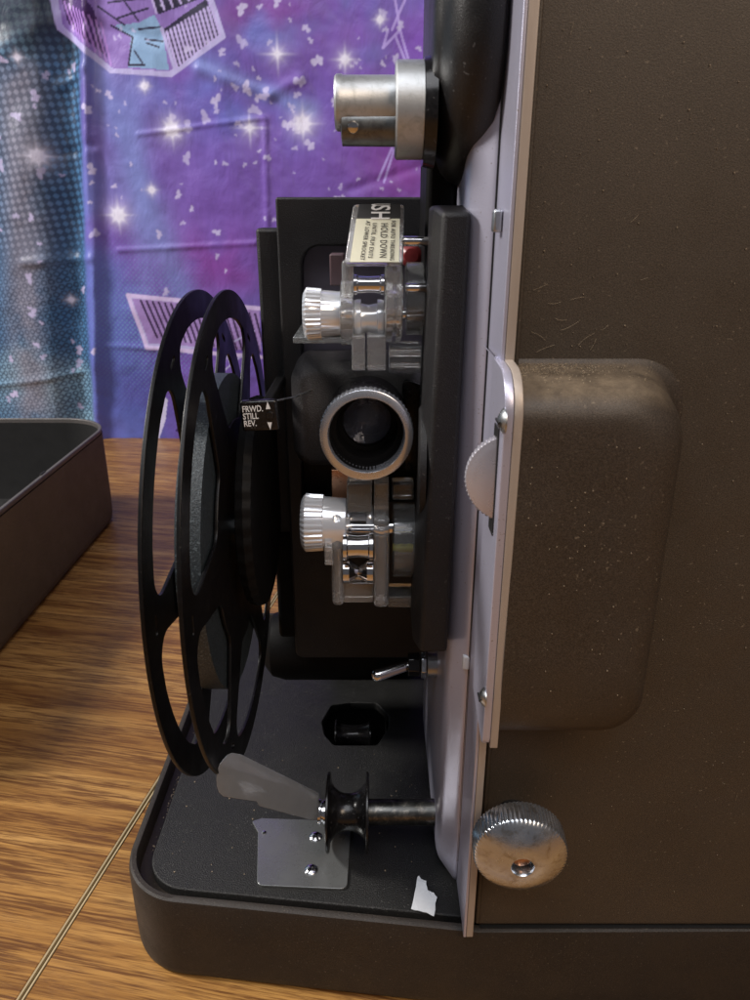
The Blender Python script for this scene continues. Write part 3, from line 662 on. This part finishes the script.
cyl('shaft', 340, 432, 308, 320, yu, M_chrome, US, 20)
cyl('cheek', 341, 354, 280, 346, yu, M_clear, US, 40, hollow=.35)
cyl('sprocket_drum', 354.5, 384, 299, 338, yu, M_cap, US, 48, [(0, .95), (.1, 1), (.22, 1), (.24, .8), (.48, .72), (.76, .8), (.78, 1), (.9, 1), (1, .95)])
cyl('cheek', 384.5, 402, 264, 343, yu, M_clear, US, 40, [(0, .9), (.08, 1), (.42, 1), (.45, .85), (.62, .85), (.65, 1), (.92, 1), (1, .9)], hollow=.3)
cyl('guard_disc', 405, 424, 262, 336, yu+.006, M_smoke, US, 40, hollow=.3)
cyl('roller', 354, 384, 274, 295, yu-.008, M_chrome, US, 32, [(0, 1), (.1, 1), (.14, .86), (.5, .8), (.86, .86), (.9, 1), (1, 1)])
ebox('guard_arm', 342, 353, 260, 300, yu-.010, yu-.002, M_clear, US, .0014)
ebox('guard_arm', 385, 402, 258, 300, yu-.010, yu-.002, M_clear, US, .0014)
ebox('lower_guard', 352, 365, 336, 371, yu-.010, yu+.006, M_clear, US)
ebox('lower_guard', 367, 386, 336, 371, yu-.008, yu+.004, M_clear, US)
ebox('film_shoe', 389, 422, 347, 373, yu-.004, yu+.010, M_smoke, US)
ebox('film_shoe', 389, 421, 351, 357, yu-.008, yu-.005, M_clear, US, .0003)
ebox('film_shoe', 391, 420, 364, 368, yu-.008, yu-.005, M_clear, US, .0003)
ebox('ledge', 293, 350, 337, 343.5, yu-.004, yu+.040, M_smoke, US, .0004)
ebox('film_channel', 330, 344, 254, 286, yu+.010, yu+.02, plain('pinkish_recess', (.10, .06, .065, 1), .4), US)
cyl('pin', 400, 433, 236, 246.5, .262, M_chrome, PR, 24)
cyl('pin', 405, 430, 283, 293, .262, M_chrome, US, 24)
q = at(411, 256, Y=.285); lathe('indicator', [(0, .0042), (.0015, .004), (.0028, .0025), (.003, .0001)], tuple(q), (0, -1, .1), M_red, US, 24)
# push lever with label: an inclined clear plate
p_tl, p_tr, p_bl, p_br = at(352, 204, Y=.264), at(403, 204, Y=.264), at(345.5, 263, Y=.2545), at(404.5, 263, Y=.2545)
up = ((p_tl+p_tr)/2-(p_bl+p_br)/2); hgt = up.length; up.normalize(); rt = Vector((1, 0, 0)); nrm = rt.cross(up).normalized()
cen = (p_tl+p_tr+p_bl+p_br)/4; wt = (p_tr-p_tl).length; wb = (p_br-p_bl).length
ML = Matrix.Identity(4)
for i, c in enumerate((rt, up, nrm)):
    for r_ in range(3): ML[r_][i] = c[r_]
ML.translation = cen
def quad(s, y0, y1, in_):
    f_ = lambda y: (y/hgt+.5)
    def X_(y): t = f_(y); return (-wb/2*(1-t)-wt/2*t + (p_bl.x+p_br.x)/2*(1-t)+(p_tl.x+p_tr.x)/2*t-cen.x+in_[0], wb/2*(1-t)+wt/2*t + (p_bl.x+p_br.x)/2*(1-t)+(p_tl.x+p_tr.x)/2*t-cen.x-in_[1])
    a0, b0 = X_(y0); a1, b1 = X_(y1); return [(a0, y0), (b0, y0), (b1, y1), (a1, y1)]
lev = plate('push_lever', [[(p.x, p.y) for p in rpoly(quad(1, -hgt/2, hgt/2, (0, 0)), .0012, 0, 4)]], .0030, ML @ T(0, 0, -.0016), M_clear, US, .0005)
ysp = hgt*(.5-.26)
plate('black_label', [quad(1, ysp, hgt*.49, (.0020, .0012))], .0003, ML @ T(0, 0, .00020), M_ink, lev)
plate('cream_label', [quad(1, -hgt*.49, ysp, (.0018, .0014))], .0003, ML @ T(0, 0, .00020), M_label, lev)
RZ = Matrix.Rotation(-math.pi/2, 4, 'Z')
text('lettering', 'SH', .0088, ML @ T(.0008, hgt*.345, .0004) @ RZ, M_white, lev, fit=.0048, space=1.1)
text('lettering', 'U', .0088, ML @ T(.0008, hgt*.475, .0004) @ RZ, M_white, lev, fit=.0006)
clen = hgt*.72
for xx, s, sz, w, tl in ((.0054, 'FOR AUTO THREADING', .0021, .93, 0), (.0024, 'HOLD DOWN', .0033, .80, 0), (-.0012, 'UNTIL FILM EXITS', .0021, .82, -5), (-.0036, 'AT LOWER SPROCKET', .0021, .92, -6)):
    text('lettering', s, sz, ML @ T(xx, -hgt*.128, .0004) @ RZ @ Matrix.Rotation(math.radians(tl), 4, 'Z'), M_ink, lev, fit=clen*w, space=1.12)
# lower sprocket
yl = .262
cyl('knob_cap', 302, 347, 495, 550, yl, M_cap, LS, 132, capprof, {2, 3, 4}, .0006)
cyl('shaft', 345, 420, 520, 534, yl, M_chrome, LS, 20)
ebox('cheek', 332, 342.5, 516, 607, yl-.009, yl+.010, M_clear, LS, .002)
ebox('cheek', 373.5, 389.5, 519, 609, yl-.009, yl+.010, M_clear, LS, .002)
cyl('roller', 343.5, 373, 534, 559, yl-.010, M_chrome, LS, 32, [(0, 1), (.12, 1), (.16, .88), (.5, .80), (.84, .88), (.88, 1), (1, 1)])
cyl('roller', 343.5, 373, 560, 582, yl-.006, M_chrome, LS, 32, [(0, 1), (.2, 1), (.5, .45), (.8, 1), (1, 1)])
cyl('sprocket_drum', 344, 373, 505, 535, yl+.004, M_cap, LS, 48, [(0, .95), (.1, 1), (.22, 1), (.24, .8), (.48, .72), (.76, .8), (.78, 1), (.9, 1), (1, .95)])
ebox('lower_guard', 343.5, 373, 583, 603, yl-.003, yl+.006, M_clear, LS)
ebox('upper_guard', 347, 372, 484, 513, yl-.006, yl+.006, M_smoke, LS)
ebox('upper_guard', 374, 389, 484, 519, yl-.004, yl+.006, M_clear, LS)
cyl('guard_disc', 392, 416, 506, 574, yl+.006, M_smoke, LS, 40, hollow=.3)
cyl('spacer', 393, 413, 543.5, 550.5, yl-.0035, M_yellow, LS, 20)
ebox('film_shoe', 388, 413, 597, 608, yl, yl+.012, M_smoke, LS)
ebox('film_shoe', 392, 414, 484, 500, yl+.004, yl+.012, M_smoke, LS)
ebox('reflection_strip', 332, 349, 470, 498, yl+.012, yl+.016, M_brass, LS, .0002)  # copper-coloured strip standing in for a coppery reflection
box('cap_collar', M_clear, LS, at(326, 530, Y=yl).x, at(334, 530, Y=yl).x, yl-.012, yl-.004, at(326, 552, Y=yl).z, at(326, 534, Y=yl).z, .0006)
# ------------------------------------------------------------------ direction switch
ys = .248; a = at(242, 433, Y=ys); b = at(277, 399, Y=ys)
Rt = Matrix.Rotation(math.radians(-3), 4, 'Y')
cs = (a+b)/2; hw, hh = (b.x-a.x)/2, (b.z-a.z)/2-.0006
MS = Matrix.Translation(cs) @ Rt
sw = box('direction_switch', M_gloss, PR, -hw, hw, 0, .003, -hh, hh, .0009, MS)
for k, s in enumerate(('FRWD.', 'STILL', 'REV.')):
    text('lettering', s, .0030, MS @ T(-hw+.0007, -.0001, hh*.48-k*.00255) @ MY, M_white, sw, align='LEFT', sx=.78)
for sgn, zz in ((1, hh*.62), (-1, -hh*.62)):
    plate('arrow', [[(-.0008, -.0010*sgn), (.0008, -.0010*sgn), (0, .0016*sgn)][::sgn]], .0002, MS @ T(hw*.52, -.0001, zz) @ MY, M_white, sw)
lathe('pivot', [(0, .0015), (.0006, .0013)], tuple(MS @ Vector((hw*.58, 0, 0))), (0, -1, 0), M_gloss, sw, 20)
bm = bmesh.new(); p0 = MS @ Vector((hw*.8, .0015, hh*.85)); tube_bm(bm, [p0, p0+Vector((.006, .008, -.0005)), p0+Vector((.011, .036, -.004))], .00035); link('switch_rod', mesh(bm), M_steel, sw)
bm = bmesh.new(); p0 = MS @ Vector((0, .0015, 0)); bx(bm, p0.x-.002, p0.x+.002, p0.y+.0012, .33, p0.z-.003, p0.z+.001); link('switch_arm', mesh(bm), M_deep, sw, .0008)
# ------------------------------------------------------------------ toggle lever
a = at(372, 677, Y=.272); b = at(409, 665.5, Y=.276); dv = (b-a)
tg = lathe('toggle_switch', [(0, .0006), (.0003, .0018), (.0012, .0026), (.0022, .0028), (.0040, .0026), (dv.length, .0020)], tuple(a), dv, M_chrome, PR, 32)
lathe('collar', [(0, .0052), (.0052, .0052)], (b.x-.0005, b.y, b.z+.0005), (1, 0, 0), M_gloss, tg, 6, bevel=.0004)
lathe('nut', [(0, .0058), (.0022, .0058)], (b.x+.0052, b.y, b.z+.0003), (1, 0, 0), M_knob, tg, 6, bevel=.0003)
lathe('nut', [(0, .0052), (.0060, .0052)], (b.x+.0078, b.y, b.z+.0003), (1, 0, 0), M_steel, tg, 24, bevel=.0003)
# ------------------------------------------------------------------ black spool on its shaft, with frosted paddle
sp0 = at(348, 812, Y=.262)
for nm, pr, m_, x in (('shaft', [(0, .0052), (.0004, .0056), (.0275, .0056), (.0278, .0058), (.040, .0058)], M_steel, sp0.x+.006),):
    sh_ = lathe('roller_shaft', pr, (x, .262, sp0.z), (1, 0, 0), metal('dark_steel', (.13, .13, .125, 1), .38, (.3, .28, .25, 1)), PR, 40)
bm = bmesh.new(); bx(bm, sp0.x+.0105, sp0.x+.0125, .2560, .2575, sp0.z+.0012, sp0.z+.0026); bm.free()
spool('loop_roller', at(370, 800, Y=.262).x-at(328, 800, Y=.262).x, .0080, .0172, tuple(sp0), M_gloss, PR, .0013, 64)
lathe('washer', [(-.0012, .0030), (-.0012, .0056), (0, .0056), (.0004, .0046), (.0012, .0046), (.0012, .0054), (.0026, .0054), (.0026, .004)], (at(321, 810, Y=.262).x, .262, sp0.z), (1, 0, 0), M_chrome, PR, 32)
ypd = .246
pd = [at(x, y, Y=ypd) for x, y in ((216, 779), (217, 771), (222, 761), (229, 757.5), (238, 759), (317, 797), (317, 820), (309, 820), (259, 806.5), (256, 802), (223, 797), (217, 791))]
fy = lambda x: .203+.047*(x-216)/101
pxs = ((216, 779), (216.6, 772), (219, 765), (223, 760), (229, 757.5), (238, 759), (317, 797), (317, 820), (309, 820), (259, 806.5), (256, 802), (223, 797), (218.5, 793), (216.5, 787))
bm = bmesh.new(); loft(bm, [[at(x, y, Y=fy(x)) for x, y in pxs], [at(x, y, Y=fy(x))+Vector((.0008, .0028, 0)) for x, y in pxs]])
link('paddle', mesh(bm), M_frost, PR, .0004)
# ------------------------------------------------------------------ upper reel arm with spindle
ya, za = .262, .3665
pts = []
for k in range(25): t = math.pi*(1+k/24); pts.append((ya+.040*math.cos(t), za+.043*math.sin(t)))
pts += [(ya+.040, .47), (ya-.040, .47)]
bm = bmesh.new(); rings = []
def armring(x, ins):
    o = [Vector(p) for p in pts]; n = len(o); out = []
    for k in range(25): t = math.pi*(1+k/24); out.append((x, ya+(.040-ins)*math.cos(t), za+(.043-ins)*math.sin(t)))
    out += [(x, ya+.040-ins, .47), (x, ya-.040+ins, .47)]; return out
for x, ins in ((.0345, .0015), (.0330, 0), (.0265, .0004), (.0235, .0018), (.0212, .0042), (.0198, .0072), (.0188, .0100), (.0178, .0115), (.0168, .0125), (.0162, .0145)): rings.append(armring(x, ins))
loft(bm, rings)
arm = link('upper_arm', mesh(bm), painted('satin_black_arm', (.0095, .009, .0095, 1), .34, 2600, .25, .3, (.3, .3, .3, 1), .5, .2), PR, angle=60)
box('arm_pivot', M_deep, arm, .0168, .0268, .263, .300, .29, .362, .002)
yb = .250; c0 = at(408, 111, Y=yb); 
a_, b_ = at(395, 111, Y=yb), at(424, 111, Y=yb); R1 = abs(at(400, 61, Y=yb).z-at(400, 162, Y=yb).z)/2*.99
lathe('hub_boss', [(0, .0148), (.0035, .0156)], (b_.x-.0003, yb+.001, c0.z-.0005), (1, 0, 0), M_gloss, arm, 40)
lathe('spindle_collar', [(0, R1*.5), (0, R1*.95), (.0005, R1), (b_.x-a_.x-.0005, R1), (b_.x-a_.x, R1*.95), (b_.x-a_.x, R1*.5)], (a_.x, yb, c0.z), (1, 0, 0), M_dull, arm, 64)
e_ = at(335, 103, Y=yb); R2 = .0077
lathe('spindle', [(-.001, .003), (-.001, R2*.92), (-.0004, R2*1.0), (.0010, R2*1.0), (.0016, R2*.96), (a_.x-e_.x+.001, R2*.96)], (e_.x+.001, yb, e_.z), (1, 0, 0), M_dull, arm, 48)
e2 = at(341, 127, Y=yb)
lathe('spindle_core', [(0, .003), (.0004, .0054), (.020, .0056)], (e2.x, yb-.001, e2.z), (1, 0, 0), metal('dull_steel', (.20, .21, .21, 1), .42, (.12, .12, .12, 1)), arm, 40)
q = at(353, 127, Y=yb-.0075); lathe('ball_catch', [(0, .0018), (.0006, .0015), (.001, .0001)], (q.x, yb-.0066, q.z), (0, -1, -.2), M_chrome, arm, 20)
# ------------------------------------------------------------------ film reel (a thing of its own, held on the rear spindle)
RR = .0935; yc, zc = .2745, .1962; XL, XR = -.0655, -.0547
reel = empty('film_reel', (-.06, yc, zc-RR), 'black film reel with open spokes standing edge on beside the lens', 'film reel')
def opening(phi):
    half = math.radians(26.8); ri, ro = .045, .0832; w = .0052
    P_ = []
    n = 12; t0, t1 = phi-half, phi+half
    outer_ = [(ro*math.cos(t0+(t1-t0)*k/n), ro*math.sin(t0+(t1-t0)*k/n)) for k in range(n+1)]
    hi = math.radians(15); inner_ = [(ri*math.cos(phi+hi-2*hi*k/n), ri*math.sin(phi+hi-2*hi*k/n)) for k in range(n+1)]
    raw = outer_+inner_
    rad = [.0075]+[0]*(n-1)+[.0075]+[.007]+[0]*(n-1)+[.007]
    # keep corner rounding valid by dropping near neighbours
    keep = [i for i in range(len(raw)) if i not in (1, 2, n-1, n-2, n+2, n+3, 2*n, 2*n-1)]
    return [(p.x, p.y) for p in rpoly([raw[i] for i in keep], [rad[i] for i in keep], 0, 6)]
def flange(x):
    # local x -> -y (towards the front), local y -> z
    M = Matrix(((0, 0, 1, x), (-1, 0, 0, yc), (0, 1, 0, zc), (0, 0, 0, 1)))
    holes = []
    for k in range(6):
        ph = math.radians(33.5+60*k); holes.append(opening(ph))
        sp = math.radians(3.5+60*k)
        c, s = math.cos(sp), math.sin(sp); q = rpoly([(-.0032, -.0009), (.0032, -.0009), (.0032, .0009), (-.0032, .0009)], .0008, 0, 4)
        holes.append([(.0834*c-p.x*s+p.y*c, .0834*s+p.x*c+p.y*s) for p in q])
    holes.append(circ(.0075, 24))
    return plate('flange', [circ(RR, 160)]+holes, .0013, M, M_reel, reel, .0003)
flange(XL); flange(XR)
lathe('film', [(-.0042, .030), (-.0042, .0625), (.0042, .0625), (.0042, .030)], ((XL+XR)/2, yc, zc), (1, 0, 0), M_film, reel, 96)
lathe('hub', [(-.0046, .0078), (-.0046, .032), (.0046, .032), (.0046, .0078)], ((XL+XR)/2, yc, zc), (1, 0, 0), M_reel, reel, 64)
v = at(226, 678, X=XR-.0012)
box('film_end_tape', M_paper, reel, XR-.0017, XR-.0013, v.y-.0022, v.y+.0022, v.z-.0022, v.z+.0024, .0003)
# drive wheel and spindle between reel and head: parts of the projector
dw = lathe('reel_drive_wheel', [(-.0035, .010), (-.0035, .0400), (-.0028, .0425), (.0, .0435), (.0028, .0425), (.0035, .040), (.0035, .010)], (-.0475, yc+.012, zc+.008), (1, 0, 0), M_deep, PR, 160, {2, 3, 4}, .0006)
lathe('reel_spindle', [(0, .004), (.001, .0068), (.024, .0068)], (XL-.005, yc, zc), (1, 0, 0), M_steel, PR, 32)
# ------------------------------------------------------------------ torn scrap of paper
pp = [at(x, y, Z=ZF+.0012) for x, y in ((417.6, 880), (414.5, 895), (411, 908.5), (423, 912), (434, 915), (437, 899), (432, 894), (427.5, 892), (426, 884), (421, 882))]
r = random.Random(8); q_ = []
for a_, b_ in zip(pp, pp[1:]+pp[:1]):
    for k in range(3): w_ = a_.lerp(b_, k/3); q_.append(w_+Vector((r.gauss(0, .00016), r.gauss(0, .00016), 0)) if k else w_)
ref = pp[4].y; pp = q_
bm = bmesh.new(); vs = [bm.verts.new((p.x, p.y, ZF+.0008+.0030*(max(0, p.y-ref)/.02)+.0003*math.sin(i*.9))) for i, p in enumerate(pp)]
f_ = bm.faces.new(vs[::-1]); bmesh.ops.triangulate(bm, faces=[f_]); me = mesh(bm)
o = link('paper_scrap', me, M_paper, None, smooth=False); s_ = o.modifiers.new('thickness', 'SOLIDIFY'); s_.thickness = .0003; s_.offset = 1
o['label'] = 'small torn scrap of white paper on the dark base beside the side plate'; o['category'] = 'paper scrap'
